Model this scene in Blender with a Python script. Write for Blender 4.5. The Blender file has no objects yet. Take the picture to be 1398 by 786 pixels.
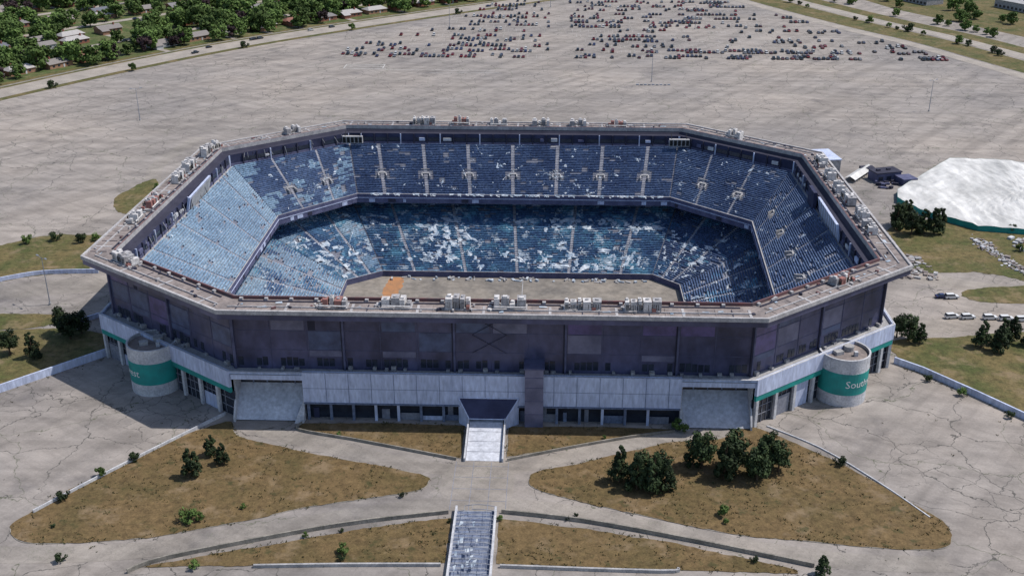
import bpy, bmesh, math, random
from mathutils import Vector, noise
random.seed(7)
sc=bpy.context.scene
COL=sc.collection
R=random.random
U=random.uniform

# ---------------------------------------------------------------- materials
def nmat(name):
    m=bpy.data.materials.new(name); m.use_nodes=True
    nt=m.node_tree; nt.nodes.clear()
    o=nt.nodes.new('ShaderNodeOutputMaterial'); b=nt.nodes.new('ShaderNodeBsdfPrincipled')
    nt.links.new(b.outputs[0],o.inputs[0]); b.inputs['Roughness'].default_value=.85
    b.inputs['Specular IOR Level'].default_value=.25
    return m,nt,b
class NB:
    def __init__(s,nt): s.nt=nt
    def n(s,t,**k):
        x=s.nt.nodes.new(t)
        for a,v in k.items(): setattr(x,a,v)
        return x
    def l(s,a,b): s.nt.links.new(a,b)
    def pos(s,scale=(1,1,1),rot=0):
        g=s.n('ShaderNodeNewGeometry'); mp=s.n('ShaderNodeMapping'); mp.vector_type='TEXTURE' if rot else 'POINT'
        if rot: mp.inputs['Rotation'].default_value=(0,0,rot); mp.inputs['Scale'].default_value=tuple(1/x for x in scale)
        else: mp.inputs['Scale'].default_value=scale
        s.l(g.outputs['Position'],mp.inputs[0]); return mp.outputs[0]
    def noise(s,vec,sc_,det=4,rough=.55):
        x=s.n('ShaderNodeTexNoise'); x.inputs['Scale'].default_value=sc_; x.inputs['Detail'].default_value=det; x.inputs['Roughness'].default_value=rough
        s.l(vec,x.inputs['Vector']); return x
    def ramp(s,fac,stops):
        x=s.n('ShaderNodeValToRGB'); cr=x.color_ramp
        while len(cr.elements)<len(stops): cr.elements.new(.5)
        for e,(p,c) in zip(cr.elements,stops):
            e.position=p
            if not hasattr(c,'__len__'): c=(c,c,c)
            e.color=(*c,1)
        s.l(fac,x.inputs[0]); return x.outputs[0]
    def mix(s,f,a,b,bt='MIX'):
        x=s.n('ShaderNodeMix',data_type='RGBA',blend_type=bt)
        for i,v in ((0,f),(6,a),(7,b)):
            if hasattr(v,'is_output'): s.l(v,x.inputs[i])
            elif i==0: x.inputs[0].default_value=v
            else: x.inputs[i].default_value=(*v,1)
        return x.outputs[2]
    def bump(s,h,b,st=.3,d=.1):
        x=s.n('ShaderNodeBump'); x.inputs['Strength'].default_value=st; x.inputs['Distance'].default_value=d
        s.l(h,x.inputs['Height']); s.l(x.outputs[0],b.inputs['Normal'])
def M(name,c1,c2=None,scale=.5,rough=.85,metal=0,spec=.25,lo=.35,hi=.65,fine=None,stretch=(1,1,1)):
    m,nt,b=nmat(name); N=NB(nt)
    if c2 is None: c2=tuple(x*.8 for x in c1)
    v=N.pos(stretch); a=N.noise(v,scale,6,.6)
    col=N.ramp(a.outputs[0],[(lo,c2),(hi,c1)])
    if fine:
        f=N.noise(v,fine,3,.6); col=N.mix(1,col,N.ramp(f.outputs[0],[(.3,.72),(.7,1.12)]),'MULTIPLY')
    N.l(col,b.inputs['Base Color']); b.inputs['Roughness'].default_value=rough; b.inputs['Metallic'].default_value=metal
    b.inputs['Specular IOR Level'].default_value=spec
    return m

def asphalt(name,base,crk=.05,amt=1.0,cs=.05):
    m,nt,b=nmat(name); N=NB(nt); p=N.pos()
    big=N.noise(p,.009,7,.62); col=N.ramp(big.outputs[0],[(.32,(base[0]*.78,base[1]*.8,base[2]*.84)),(.5,base),(.68,(base[0]*1.16,base[1]*1.13,base[2]*1.09))])
    mid=N.noise(p,.11,9,.68); col=N.mix(1,col,N.ramp(mid.outputs[0],[(.3,.80),(.5,1.0),(.72,1.10)]),'MULTIPLY')
    for scl,rt,lo in (((.010,.15,1),0,.84),((.008,.12,1),.9,.82),((.02,.35,1),-.6,.90)):
        sp=N.pos(scl,rt); st=N.noise(sp,1.0,5,.6); col=N.mix(1,col,N.ramp(st.outputs[0],[(.38,lo),(.56,1.03)]),'MULTIPLY')
    fn=N.noise(p,1.6,5,.75); col=N.mix(1,col,N.ramp(fn.outputs[0],[(.3,.84),(.7,1.1)]),'MULTIPLY')
    sn=N.noise(p,.045,5,.6); col=N.mix(1,col,N.ramp(sn.outputs[0],[(.28,(.66,.67,.70)),(.42,(1,1,1))]),'MULTIPLY')
    def crack(scale,dist,w,maskscale,ml,mh,dark):
        nonlocal col
        d=N.noise(p,scale*1.6,5,.6)
        vm=N.n('ShaderNodeVectorMath',operation='MULTIPLY_ADD'); N.l(d.outputs['Color'],vm.inputs[0]); vm.inputs[1].default_value=(dist,dist,0); N.l(p,vm.inputs[2])
        vo=N.n('ShaderNodeTexVoronoi',feature='DISTANCE_TO_EDGE',voronoi_dimensions='2D'); vo.inputs['Scale'].default_value=scale; N.l(vm.outputs[0],vo.inputs['Vector'])
        f=N.ramp(vo.outputs['Distance'],[(0,1),(w*.5,.9),(w,0)])
        mk=N.noise(p,maskscale,3,.5); mf=N.ramp(mk.outputs[0],[(ml,0),(mh,1)])
        mm=N.n('ShaderNodeMath',operation='MULTIPLY'); N.l(f,mm.inputs[0]); N.l(mf,mm.inputs[1])
        m2=N.n('ShaderNodeMath',operation='MULTIPLY'); N.l(mm.outputs[0],m2.inputs[0]); m2.inputs[1].default_value=amt
        col=N.mix(m2.outputs[0],col,dark)
    dk=(crk,crk*.97,crk*.9)
    crack(cs,14,.009,.02,.38,.5,dk)
    crack(cs*2.6,6,.016,.03,.50,.60,dk)
    crack(cs*.5,30,.0042,.01,.3,.4,(crk*1.2,crk*1.4,crk*.8))
    N.l(col,b.inputs['Base Color']); b.inputs['Roughness'].default_value=.92
    return m

def grassmat(name,dry,green,dl=.42,dh=.62):
    m,nt,b=nmat(name); N=NB(nt); p=N.pos()
    a=N.noise(p,.07,7,.65); col=N.ramp(a.outputs[0],[(dl,dry),(dh,green)])
    c=N.noise(p,.5,6,.7); col=N.mix(1,col,N.ramp(c.outputs[0],[(.28,.5),(.5,1.0),(.72,1.35)]),'MULTIPLY')
    e=N.noise(p,2.5,3,.7); col=N.mix(1,col,N.ramp(e.outputs[0],[(.3,.7),(.7,1.2)]),'MULTIPLY')
    d=N.noise(p,.13,5,.65); col=N.mix(N.ramp(d.outputs[0],[(.54,0),(.68,.6)]),col,(.26,.19,.12))
    d2=N.noise(p,.22,3,.6); col=N.mix(N.ramp(d2.outputs[0],[(.60,0),(.68,.75)]),col,(.055,.055,.022))
    N.l(col,b.inputs['Base Color']); N.bump(c.outputs[0],b,.6,.4); b.inputs['Roughness'].default_value=.95
    return m

def seatmat(name,c1,c2,c3,worn=.6,wc=(.45,.55,.62),ws=.32,pale=None,pt=.5):
    m,nt,b=nmat(name); N=NB(nt); p=N.pos()
    a=N.noise(p,.07,7,.72); col=N.ramp(a.outputs[0],[(.36,c1),(.5,c2),(.64,c3)])
    if pale:
        q=N.noise(p,.10,8,.78); col=N.mix(N.ramp(q.outputs[0],[(pt,0),(pt+.08,.85)]),col,pale)
    s=N.noise(p,1.3,2,.5); col=N.mix(1,col,N.ramp(s.outputs[0],[(.35,.6),(.5,1),(.65,1.4)]),'MULTIPLY')
    w=N.noise(p,ws,7,.75); col=N.mix(N.ramp(w.outputs[0],[(worn,0),(worn+.05,.85)]),col,wc)
    N.l(col,b.inputs['Base Color']); b.inputs['Roughness'].default_value=.7
    return m

MAT={}
MAT['ground']=asphalt('old_asphalt',(.310,.278,.254),.065,.9,.05)
MAT['path']=asphalt('path_concrete',(.312,.280,.250),.10,.6,.12)
MAT['road']=M('road_concrete',(.40,.355,.31),(.29,.26,.23),.1,fine=1.5)
MAT['kerb']=M('kerb_concrete',(.34,.31,.27),(.17,.16,.14),.35,fine=2)
MAT['grass']=grassmat('dry_grass',(.150,.102,.048),(.092,.073,.030),.44,.72)
MAT['grass2']=grassmat('verge_grass',(.15,.118,.052),(.075,.085,.028),.40,.62)
MAT['lawn']=grassmat('suburb_lawn',(.13,.13,.055),(.07,.10,.03),.35,.55)
MAT['white']=M('white_paint',(.62,.62,.64),(.42,.43,.47),.35,fine=2)
MAT['lav']=M('painted_panel',(.56,.62,.80),(.44,.49,.66),.2,fine=1.2,stretch=(1,1,.25))
MAT['teal']=M('teal_paint',(.02,.29,.26),(.025,.21,.20),.3,rough=.6)
MAT['panel']=M('dark_wall_panel',(.100,.102,.190),(.042,.047,.095),.06,rough=.3,fine=.4,stretch=(1,1,.7),spec=.5,lo=.38,hi=.62)
MAT['panel2']=M('wall_pilaster',(.12,.125,.21),(.06,.065,.12),.3,rough=.6)
MAT['panelP']=M('wall_panel_violet',(.13,.105,.27),(.07,.06,.14),.25,rough=.3,spec=.5)
MAT['panelB']=M('wall_panel_blue',(.09,.12,.22),(.045,.058,.115),.3,rough=.35,spec=.5)
MAT['panelL']=M('wall_panel_faded',(.18,.18,.27),(.09,.095,.16),.2,rough=.4,spec=.5)
MAT['glass']=M('dark_glass',(.015,.02,.035),(.03,.04,.06),.4,rough=.25,spec=.6)
MAT['deck']=M('rim_deck_concrete',(.32,.27,.25),(.19,.165,.16),.25,fine=1.2)
MAT['rimedge']=M('rim_edge_metal',(.50,.48,.48),(.33,.32,.33),.4,fine=2)
MAT['rust']=M('rust_red_trim',(.19,.08,.08),(.11,.09,.10),.3)
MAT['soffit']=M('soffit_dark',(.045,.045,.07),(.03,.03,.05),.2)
MAT['conc']=M('stand_concrete',(.28,.29,.335),(.18,.19,.24),.2,fine=1.5)
MAT['conc2']=M('light_concrete',(.45,.44,.44),(.3,.3,.31),.3,fine=2)
MAT['aisle']=M('aisle_concrete',(.42,.42,.46),(.25,.26,.31),.35,fine=1.2)
MAT['darkc']=M('dark_concourse',(.05,.055,.11),(.025,.028,.06),.15)
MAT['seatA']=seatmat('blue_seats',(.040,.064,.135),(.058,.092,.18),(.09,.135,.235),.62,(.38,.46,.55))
MAT['seatB']=seatmat('faded_sunlit_seats',(.15,.23,.33),(.19,.29,.40),(.27,.37,.46),.62,(.6,.64,.68))  # lighter blue puts the left stand's sunlight into the seat colour
MAT['seatC']=seatmat('littered_seats',(.035,.07,.16),(.055,.115,.22),(.08,.18,.30),.56,(.60,.68,.73),.16,(.13,.31,.43),.51)
MAT['field']=M('field_floor',(.30,.265,.225),(.18,.165,.15),.07,fine=.4)
MAT['mud']=M('orange_clay',(.42,.20,.09),(.28,.16,.09),.4)
MAT['fabric']=M('torn_fabric',(.64,.68,.72),(.22,.30,.40),.35,rough=.8,fine=1.5)
MAT['hvW']=M('unit_white',(.74,.72,.71),(.46,.44,.44),.9,fine=3)
MAT['hvG']=M('unit_grey',(.46,.45,.46),(.26,.25,.26),.9,fine=3)
MAT['hvR']=M('unit_red',(.34,.15,.13),(.22,.12,.11),.9)
MAT['metal']=M('grey_metal',(.35,.37,.42),(.22,.24,.29),.8,rough=.5,metal=.3)
MAT['black']=M('black_rubber',(.02,.02,.02))
MAT['trunk']=M('bark',(.09,.06,.04),(.05,.035,.025),2)
MAT['paint_line']=M('road_paint',(.55,.54,.52),(.34,.33,.31),.3)
MAT['membrane']=M('tent_membrane',(.74,.725,.70),(.46,.455,.44),.08,rough=.6,fine=.3,stretch=(1,.35,1))

def leafmat(name,a,b_,c):
    m,nt,b=nmat(name); N=NB(nt); p=N.pos()
    oi=N.n('ShaderNodeObjectInfo')
    x=N.noise(p,.6,3,.6); col=N.ramp(x.outputs[0],[(.35,a),(.5,b_),(.66,c)])
    hs=N.n('ShaderNodeHueSaturation'); N.l(col,hs.inputs['Color'])
    mr=N.n('ShaderNodeMapRange'); mr.inputs['To Min'].default_value=.6; mr.inputs['To Max'].default_value=1.35
    N.l(oi.outputs['Random'],mr.inputs[0]); N.l(mr.outputs[0],hs.inputs['Value'])
    N.l(hs.outputs[0],b.inputs['Base Color']); b.inputs['Roughness'].default_value=.8
    return m
MAT['leafG']=leafmat('leaf_green',(.05,.088,.020),(.082,.135,.032),(.12,.18,.05))
MAT['leafD']=leafmat('leaf_dark',(.016,.026,.012),(.028,.046,.018),(.046,.068,.024))
MAT['leafP']=leafmat('leaf_purple',(.022,.014,.018),(.04,.024,.028),(.06,.04,.038))

# ---------------------------------------------------------------- mesh helpers
class MB:
    def __init__(s): s.v=[]; s.f=[]; s.m=[]
    def face(s,pts,mi=0):
        k=len(s.v); s.v+= [tuple(p) for p in pts]; s.f.append(tuple(range(k,k+len(pts)))); s.m.append(mi)
    def box8(s,o,a,b,c,mi=0,bottom=True):
        o=Vector(o);a=Vector(a);b=Vector(b);c=Vector(c); k=len(s.v)
        s.v+=[tuple(q) for q in (o,o+a,o+a+b,o+b,o+c,o+a+c,o+a+b+c,o+b+c)]
        fs=[(4,5,6,7),(0,1,5,4),(1,2,6,5),(2,3,7,6),(3,0,4,7)]
        if bottom: fs.append((3,2,1,0))
        for f in fs: s.f.append(tuple(k+i for i in f)); s.m.append(mi)
    def cbox(s,cx,cy,z0,lx,ly,h,mi=0,ang=0):
        ca,sa=math.cos(ang),math.sin(ang); ex=Vector((ca,sa,0)); ey=Vector((-sa,ca,0))
        s.box8(Vector((cx,cy,z0))-ex*lx/2-ey*ly/2,ex*lx,ey*ly,(0,0,h),mi)
    def cyl(s,c,r0,r1,z0,z1,n=16,mi=0,cap=True):
        k=len(s.v)
        for z,r in ((z0,r0),(z1,r1)):
            for i in range(n):
                a=2*math.pi*i/n; s.v.append((c[0]+r*math.cos(a),c[1]+r*math.sin(a),z))
        for i in range(n):
            j=(i+1)%n; s.f.append((k+i,k+j,k+n+j,k+n+i)); s.m.append(mi)
        if cap: s.f.append(tuple(range(k+n,k+2*n))); s.m.append(mi)
    def limb(s,p,q,r0,r1,n=5,mi=0):
        p=Vector(p);q=Vector(q); d=(q-p).normalized(); a=d.orthogonal().normalized(); b=d.cross(a); k=len(s.v)
        for c,r in ((p,r0),(q,r1)):
            for i in range(n):
                t=2*math.pi*i/n; s.v.append(tuple(c+a*r*math.cos(t)+b*r*math.sin(t)))
        for i in range(n):
            j=(i+1)%n; s.f.append((k+i,k+j,k+n+j,k+n+i)); s.m.append(mi)
    def mesh(s,name,mats):
        me=bpy.data.meshes.new(name); me.from_pydata(s.v,[],s.f); 
        for m in mats: me.materials.append(MAT[m] if isinstance(m,str) else m)
        me.polygons.foreach_set('material_index',s.m); me.update(); return me
    def obj(s,name,mats,parent=None):
        o=bpy.data.objects.new(name,s.mesh(name,mats)); COL.objects.link(o)
        if parent: o.parent=parent
        return o
def inst(me,name,loc,rz=0,sc_=1):
    o=bpy.data.objects.new(name,me); COL.objects.link(o); o.location=loc; o.rotation_euler[2]=rz
    o.scale=(sc_,)*3 if not hasattr(sc_,'__len__') else sc_; return o
def empty(name):
    o=bpy.data.objects.new(name,None); COL.objects.link(o); return o
def pts(s): return [tuple(map(float,a.split(','))) for a in s.split()]
def smooth(P,closed=False,k=4):
    n=len(P); out=[]
    rng=range(n) if closed else range(n-1)
    for i in rng:
        g=(lambda j:P[j%n]) if closed else (lambda j:P[min(max(j,0),n-1)])
        a,b,c,d=g(i-1),g(i),g(i+1),g(i+2)
        for t in range(k):
            t/=k
            out.append(tuple(.5*((2*b[q])+(-a[q]+c[q])*t+(2*a[q]-5*b[q]+4*c[q]-d[q])*t*t+(-a[q]+3*b[q]-3*c[q]+d[q])*t**3) for q in (0,1)))
    if not closed: out.append(P[-1])
    return out
def offs(P,d):   # inward offset of a CCW convex polygon
    n=len(P); o=[]
    for i in range(n):
        a,b,c=Vector(P[i-1]),Vector(P[i]),Vector(P[(i+1)%n])
        e1=(b-a).normalized(); e2=(c-b).normalized(); n1=Vector((-e1.y,e1.x)); n2=Vector((-e2.y,e2.x))
        bis=(n1+n2).normalized(); o.append(tuple(b+bis*d/bis.dot(n1)))
    return o
def ribbon(name,P,w,z,mat,k=5,shift=0):
    P=smooth(P,False,k); b=MB(); L=[];Rr=[]
    for i,p in enumerate(P):
        a=Vector(P[max(i-1,0)]);c=Vector(P[min(i+1,len(P)-1)]); d=(c-a).normalized(); n=Vector((-d.y,d.x)); p=Vector(p)+n*shift
        L.append(p+n*w/2);Rr.append(p-n*w/2)
    for i in range(len(P)-1):
        b.face([(*Rr[i],z),(*Rr[i+1],z),(*L[i+1],z),(*L[i],z)])
    return b.obj(name,[mat])
def wallrun(name,P,w,h,mat,z=0,k=4,capmat=None):
    P=smooth(P,False,k); b=MB()
    for i in range(len(P)-1):
        p=Vector((*P[i],z));q=Vector((*P[i+1],z)); d=(q-p).normalized(); n=Vector((-d.y,d.x,0))
        b.box8(p-n*w/2,q-p,n*w,(0,0,h),0)
    return b.obj(name,[mat])
def sheet(name,P,z,mat,kerb=False,sm=True,thick=.15,rag=0):
    if sm: P=smooth(P,True,4)
    if rag:
        Q=[]
        for i in range(len(P)):
            a,c=Vector(P[i]),Vector(P[(i+1)%len(P)]); k=max(1,int((c-a).length/1.2)); d=(c-a).normalized() if (c-a).length>0 else Vector((1,0)); nn=Vector((-d.y,d.x))
            for j in range(k):
                p=a.lerp(c,j/k); Q.append(tuple(p+nn*(noise.noise(Vector((p.x*.5,p.y*.5,0)))*rag+noise.noise(Vector((p.x*.1,p.y*.1,5)))*rag)))
        PK,P=P,Q
    else: PK=P
    bm=bmesh.new(); vs=[bm.verts.new((x,y,z)) for x,y in P]; f=bm.faces.new(vs)
    bmesh.ops.triangulate(bm,faces=[f])
    me=bpy.data.meshes.new(name); bm.normal_update()
    bm.to_mesh(me); bm.free(); me.materials.append(MAT[mat]); o=bpy.data.objects.new(name,me); COL.objects.link(o)
    if kerb:
        b=MB(); n=len(PK)
        for i in range(n):
            p=Vector((*PK[i],0));q=Vector((*PK[(i+1)%n],0))
            if (q-p).length<.05: continue
            d=(q-p).normalized(); nn=Vector((-d.y,d.x,0)); b.box8(p-nn*.15,q-p,nn*.22,(0,0,thick-.02))
        k_=b.obj(name+'_kerb',['kerb']); k_.parent=o
    return o

# ---------------------------------------------------------------- stadium plan (metres)
R0=[(-71,-92),(71,-92),(118,-55.5),(117,54),(70.5,92),(-70.5,92),(-117.5,54),(-120.5,-56.5)]
stadium=empty('stadium')
def band(b,A,za,B,zb,mi=0,skip=()):
    for i in range(8):
        if i in skip: continue
        j=(i+1)%8
        b.face([(*A[i],za),(*A[j],za),(*B[j],zb),(*B[i],zb)],mi)
hole=offs(R0,10); far=[(-1500,-4000),(1500,-4000),(4000,-1500),(4000,1500),(1500,4000),(-1500,4000),(-4000,1500),(-4000,-1500)]
b=MB(); band(b,far,0,hole,0); b.obj('ground',['ground'])

# rim
b=MB(); r=lambda d:offs(R0,d)
ZR=33
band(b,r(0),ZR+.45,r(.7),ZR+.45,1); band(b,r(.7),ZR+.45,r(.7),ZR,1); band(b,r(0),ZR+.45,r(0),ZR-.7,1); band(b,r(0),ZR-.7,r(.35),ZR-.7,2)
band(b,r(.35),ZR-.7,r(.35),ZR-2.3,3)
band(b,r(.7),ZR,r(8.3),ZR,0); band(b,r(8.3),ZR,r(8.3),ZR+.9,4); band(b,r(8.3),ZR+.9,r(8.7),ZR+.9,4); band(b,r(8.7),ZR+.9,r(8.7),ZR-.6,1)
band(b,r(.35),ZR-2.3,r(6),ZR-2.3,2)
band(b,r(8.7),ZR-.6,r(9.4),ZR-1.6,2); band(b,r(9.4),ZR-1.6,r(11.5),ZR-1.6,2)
for i in range(8):
    A,B=Vector((*r(.7)[i],0)),Vector((*r(.7)[(i+1)%8],0))
    L=(B-A).length; n=int(L/4.2); d=(B-A).normalized(); inn=Vector((-d.y,d.x,0))
    for k in range(1,n):
        t=k/n; p=A.lerp(B,t)
        w=.25 if k%4 else .7
        b.box8(p+Vector((0,0,ZR))+inn*.3,d*w,inn*U(4.5,5.1),(0,0,.12),1 if k%4==0 else 2 if R()<.25 else 0)
        if R()<.5: b.cbox(*(p+inn*U(1,7)+d*U(.8,3)).xy,ZR+.01,U(.4,1.4),U(.3,1),U(.3,.8),random.choice((1,2,4)),U(0,3))
        if R()<.45:
            q=p+inn*U(1,6.5)+d*U(0,2); w=U(.6,2.8); z_=ZR+.13+R()*.05; b.face([q+Vector((0,0,z_)),q+d*w+Vector((0,0,z_+.03)),q+d*w*U(.6,1)+inn*U(.3,1.2)+Vector((0,0,z_+.1)),q+inn*U(.3,1)+Vector((0,0,z_+.02))],5)
    b.box8(A+inn*2.4+d*2+Vector((0,0,ZR)),d*(L-5),inn*.3,(0,0,.35),1)
    b.box8(A+inn*5.9+d*4+Vector((0,0,ZR)),d*(L-10),inn*.5,(0,0,.25),2)
    k=int(L/7)
    for j in range(k): b.box8(A+inn*6.7+d*(4+j*(L-8)/k)+Vector((0,0,ZR)),d*.9,inn*.8,(0,0,.7),1)
b.obj('rim_deck',['deck','rimedge','soffit','panel','rust','fabric'],stadium)

# upper exterior wall
def frame(i,d):
    P=r(d); A=Vector((*P[i],0)); B=Vector((*P[(i+1)%8],0)); e=(B-A).normalized(); return A,e,(B-A).length,Vector((e.y,-e.x,0))
b=MB()
band(b,r(6),13.6,r(6),ZR-2.3,0)
for i in range(8):
    A,e,L,n=frame(i,6)
    k=max(2,round(L/9.6)); st=L/k
    for j in range(k+1):
        big=(j%3==0)
        w=.55 if big else .14; o=.55 if big else .1
        b.box8(A+e*(j*st-w/2)+Vector((0,0,13.6)),e*w,n*o,(0,0,17.05),1)
        if big: b.box8(A+e*(j*st-w/2-.35)+Vector((0,0,13.6)),e*.3,n*.3,(0,0,17.0),6)
    for zz in (19.3,25.0):
        b.box8(A+e*.5+Vector((0,0,zz)),e*(L-1),n*.07,(0,0,.09),1)
    for j in range(k):
        for z0,hh in ((17.5,1.7),(19.5,5.4),(25.2,5.3)):
            x=R()
            if x<.30: b.box8(A+e*(j*st+.5)+Vector((0,0,z0)),e*(st-1.0),n*.05,(0,0,hh),random.choice((2,3,3,7)))
            elif x<.38: b.box8(A+e*(j*st+U(.5,4))+Vector((0,0,z0)),e*U(1.5,4),n*.05,(0,0,hh),6)
        m_=5; ww=(st-1.6)/m_
        for q in range(m_):
            x=R()
            if x<.6:
                b.box8(A+e*(j*st+.8+q*ww)+Vector((0,0,14.6)),e*(ww-.3),n*.1,(0,0,U(2.1,2.6)),4)
            if R()<.35: b.box8(A+e*(j*st+1+q*ww)+n*.12+Vector((0,0,13.65)),e*U(.6,1.4),n*U(.5,1.6),(0,0,U(.5,1.3)),5)
    if i==0:
        for z0 in (19.4,24.8):
            b.limb(A+e*64+n*.25+Vector((0,0,z0)),A+e*73+n*.25+Vector((0,0,z0+5.3)),.07,.07,4,6); b.limb(A+e*73+n*.3+Vector((0,0,z0)),A+e*64+n*.3+Vector((0,0,z0+5.3)),.07,.07,4,6)
b.obj('upper_wall',['panel','panel2','panelP','panelB','glass','hvG','soffit','panelL'],stadium)

# lower concourse
b=MB()
band(b,r(2),13.6,r(6),13.6,6)
for i in range(8):
    A,e,L,n=frame(i,2); Z=lambda z:Vector((0,0,z))
    if i==0:
        b.box8(A+e*19.8+Z(5.6)-n*1.2,e*(L-39.6),n*1.2,(0,0,8.9),0)
        x=26
        while x<L-22: b.box8(A+e*x+Z(5.7),e*.12,n*.05,(0,0,8.7),9); x+=6.1
        b.box8(A+e*19.8+Z(9.8),e*(L-39.6),n*.035,(0,0,.1),9)
        b.box8(A+e*19.8+Z(0)-n*2.2,e*(L-39.6),n*.3,(0,0,5.6),1)
        x=20.5
        while x<L-26:
            b.box8(A+e*x+Z(0)-n*1.0,e*.7,n*.7,(0,0,5.15),9 if R()<.6 else 0)
            if R()<.5: b.box8(A+e*(x+.7)+Z(0)-n*1.5,e*5.4,n*.2,(0,0,U(1.2,2.6)),random.choice((0,9,9,4)))
            if R()<.35: b.box8(A+e*(x+U(1,3))+Z(0)-n*1.7,e*U(1,2.2),n*.15,(0,0,U(2.4,5.1)),random.choice((9,5,4)))
            x+=6.1
        b.box8(A+e*19.8+Z(5.2),e*(L-39.6),n*.3,(0,0,.35),9)
        for x0,x1 in ((.6,19.8),(L-19.8,L-.6)):
            b.box8(A+e*(x0+.01)+Z(12.2)-n*8,e*(x1-x0-.02),n*7.99,(0,0,1.39),0)
            b.face([A+e*x0+Z(7.6)-n*7.0,A+e*x1+Z(7.6)-n*7.0,A+e*x1+Z(.3)+n*.8,A+e*x0+Z(.3)+n*.8],8)
            b.face([A+e*x0+Z(7.6)-n*7.1,A+e*x1+Z(7.6)-n*7.1,A+e*x1+Z(12.2)-n*7.1,A+e*x0+Z(12.2)-n*7.1],1)
            for kk in range(1,5): b.box8(A+e*(x0+kk*(x1-x0)/5)+Z(7.6)-n*7.05,e*.35,n*.3,(0,0,4.55),9)
            for xx in (x0,x1-.5):
                k=len(b.v)
                for dx in (0,.49):
                    for p in ((-7.0,0),( 1.6,0),(1.6,1.3),(-2,6.8),(-2,12.19),(-7.0,12.19)):
                        b.v.append(tuple(A+e*(xx+dx)+n*p[0]+Z(p[1])))
                b.f+= [tuple(range(k,k+6)),tuple(range(k+6,k+12))]+[(k+a,k+(a+1)%6,k+6+(a+1)%6,k+6+a) for a in range(6)]; b.m+=[3]*8
            sgn=1 if x0<5 else -1
            xe=x1 if x0<5 else x0
            b.face([A+e*(xe+.02*sgn)+Z(0)+n*1.65,A+e*(xe-sgn*2.6)+Z(0)+n*1.9,A+e*(xe-sgn*.2)+Z(6.0)-n*1.5,A+e*(xe+.02*sgn)+Z(6.0)-n*1.5],3)
    else:
        b.box8(A+Z(9.6)-n*.8,e*L,n*.8,(0,0,4.9),0)
        b.box8(A+Z(8.0)-n*.8,e*L,n*.7,(0,0,1.6),2 if i in (1,7) else 0)
        b.box8(A+Z(0)-n*1.6,e*L,n*.3,(0,0,8.0),1)
        x=.3
        while x<L:
            b.box8(A+e*x-n*.9,e*1.0,n*.85,(0,0,7.98),3); x+=7.5
        for zz in (2.6,5.2): b.box8(A+Z(zz)-n*1.25,e*L,n*.12,(0,0,.2),4)
        x=2
        while x<L-3:
            b.box8(A+e*x-n*1.27,e*.15,n*.16,(0,0,7.97),4); x+=1.9
        x=1.5
        while x<L-7:
            if R()<.45: b.box8(A+e*x-n*1.08,e*5.6,n*.15,(0,0,U(2.5,7.6)),random.choice((0,4,4)))
            x+=7.5
band(b,r(2),14.52,r(2.5),14.52,3); band(b,r(2.5),14.52,r(2.5),13.6,0)
MAT['apron']=M('apron_concrete',(.60,.62,.68),(.48,.50,.56),.2,fine=1.0)
MAT['bluegrey']=M('bluegrey_paint',(.19,.23,.33),(.12,.145,.22),.8,fine=2)
b.obj('lower_concourse',['lav','glass','teal','white','conc','darkc','conc2','panel','apron','bluegrey'],stadium)

# entrance hood, its dark face painting in the recess shade, and lift tower
b=MB()
b.box8((9,-91.8,0),(4.9,0,0),(0,5.8,0),(0,0,17.5),0); b.box8((8.7,-92.1,17.5),(5.5,0,0),(0,6.4,0),(0,0,.4),1)
for zz in (4,8,12,15): b.box8((9,-91.86,zz),(4.9,0,0),(0,.06,0),(0,0,.15),1)
b.obj('lift_tower',['panelL','panel2','glass'],stadium)
b=MB()
b.face([(-5.8,-93.0,3.0),(4.0,-93.0,3.0),(7.4,-89.98,7.6),(-8.8,-89.98,7.6)],1)
b.face([(-5.8,-93.0,3.0),(-8.8,-89.98,7.6),(-8.8,-89.98,0),(-5.8,-93.0,0)],0); b.face([(4.0,-93.0,3.0),(7.4,-89.98,7.6),(7.4,-89.98,0),(4.0,-93.0,0)],0)
b.limb((-5.8,-93,3.1),(-8.8,-89.98,7.8),.2,.2,5,0); b.limb((4,-93,3.1),(7.4,-89.98,7.8),.2,.2,5,0); b.limb((-8.8,-90,7.8),(7.4,-90,7.8),.2,.2,5,0)
b.limb((-5.8,-93,3.1),(4,-93,3.1),.15,.15,5,0)
b.obj('entrance_hood',['lav','darkc','glass'],stadium)

b=MB()
b.face([(-5.6,-108.5,.05),(3.6,-108.5,.05),(3.2,-90.2,2.6),(-5.6,-90.2,2.6)],0)
b.face([(-5.6,-108.5,.05),(-5.6,-90.2,2.6),(-5.6,-90.2,0),(-5.6,-108.5,0)],1); b.face([(3.6,-108.5,.05),(3.2,-90.2,2.6),(3.2,-90.2,0),(3.6,-108.5,0)],1)
for x in (-6.1,3.6):
    k=len(b.v)
    for dx in (0,.4):
        for y,z in ((-109,0),(-92.2,0),(-92.2,3.4),(-109,1.1)): b.v.append((x+dx,y,z))
    b.f+=[(k,k+1,k+2,k+3),(k+4,k+5,k+6,k+7)]+[(k+a,k+(a+1)%4,k+4+(a+1)%4,k+4+a) for a in range(4)]; b.m+=[2]*6
for q in range(4):
    y=-105+q*4; z=.10+(y+108.5)/18.3*2.55; b.face([(-5.5,y,z),(3.2,y,z),(3.2,y+.1,z+.014),(-5.5,y+.1,z+.014)],3)
b.obj('entrance_ramp',['apron','conc2','white','conc'])

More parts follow.
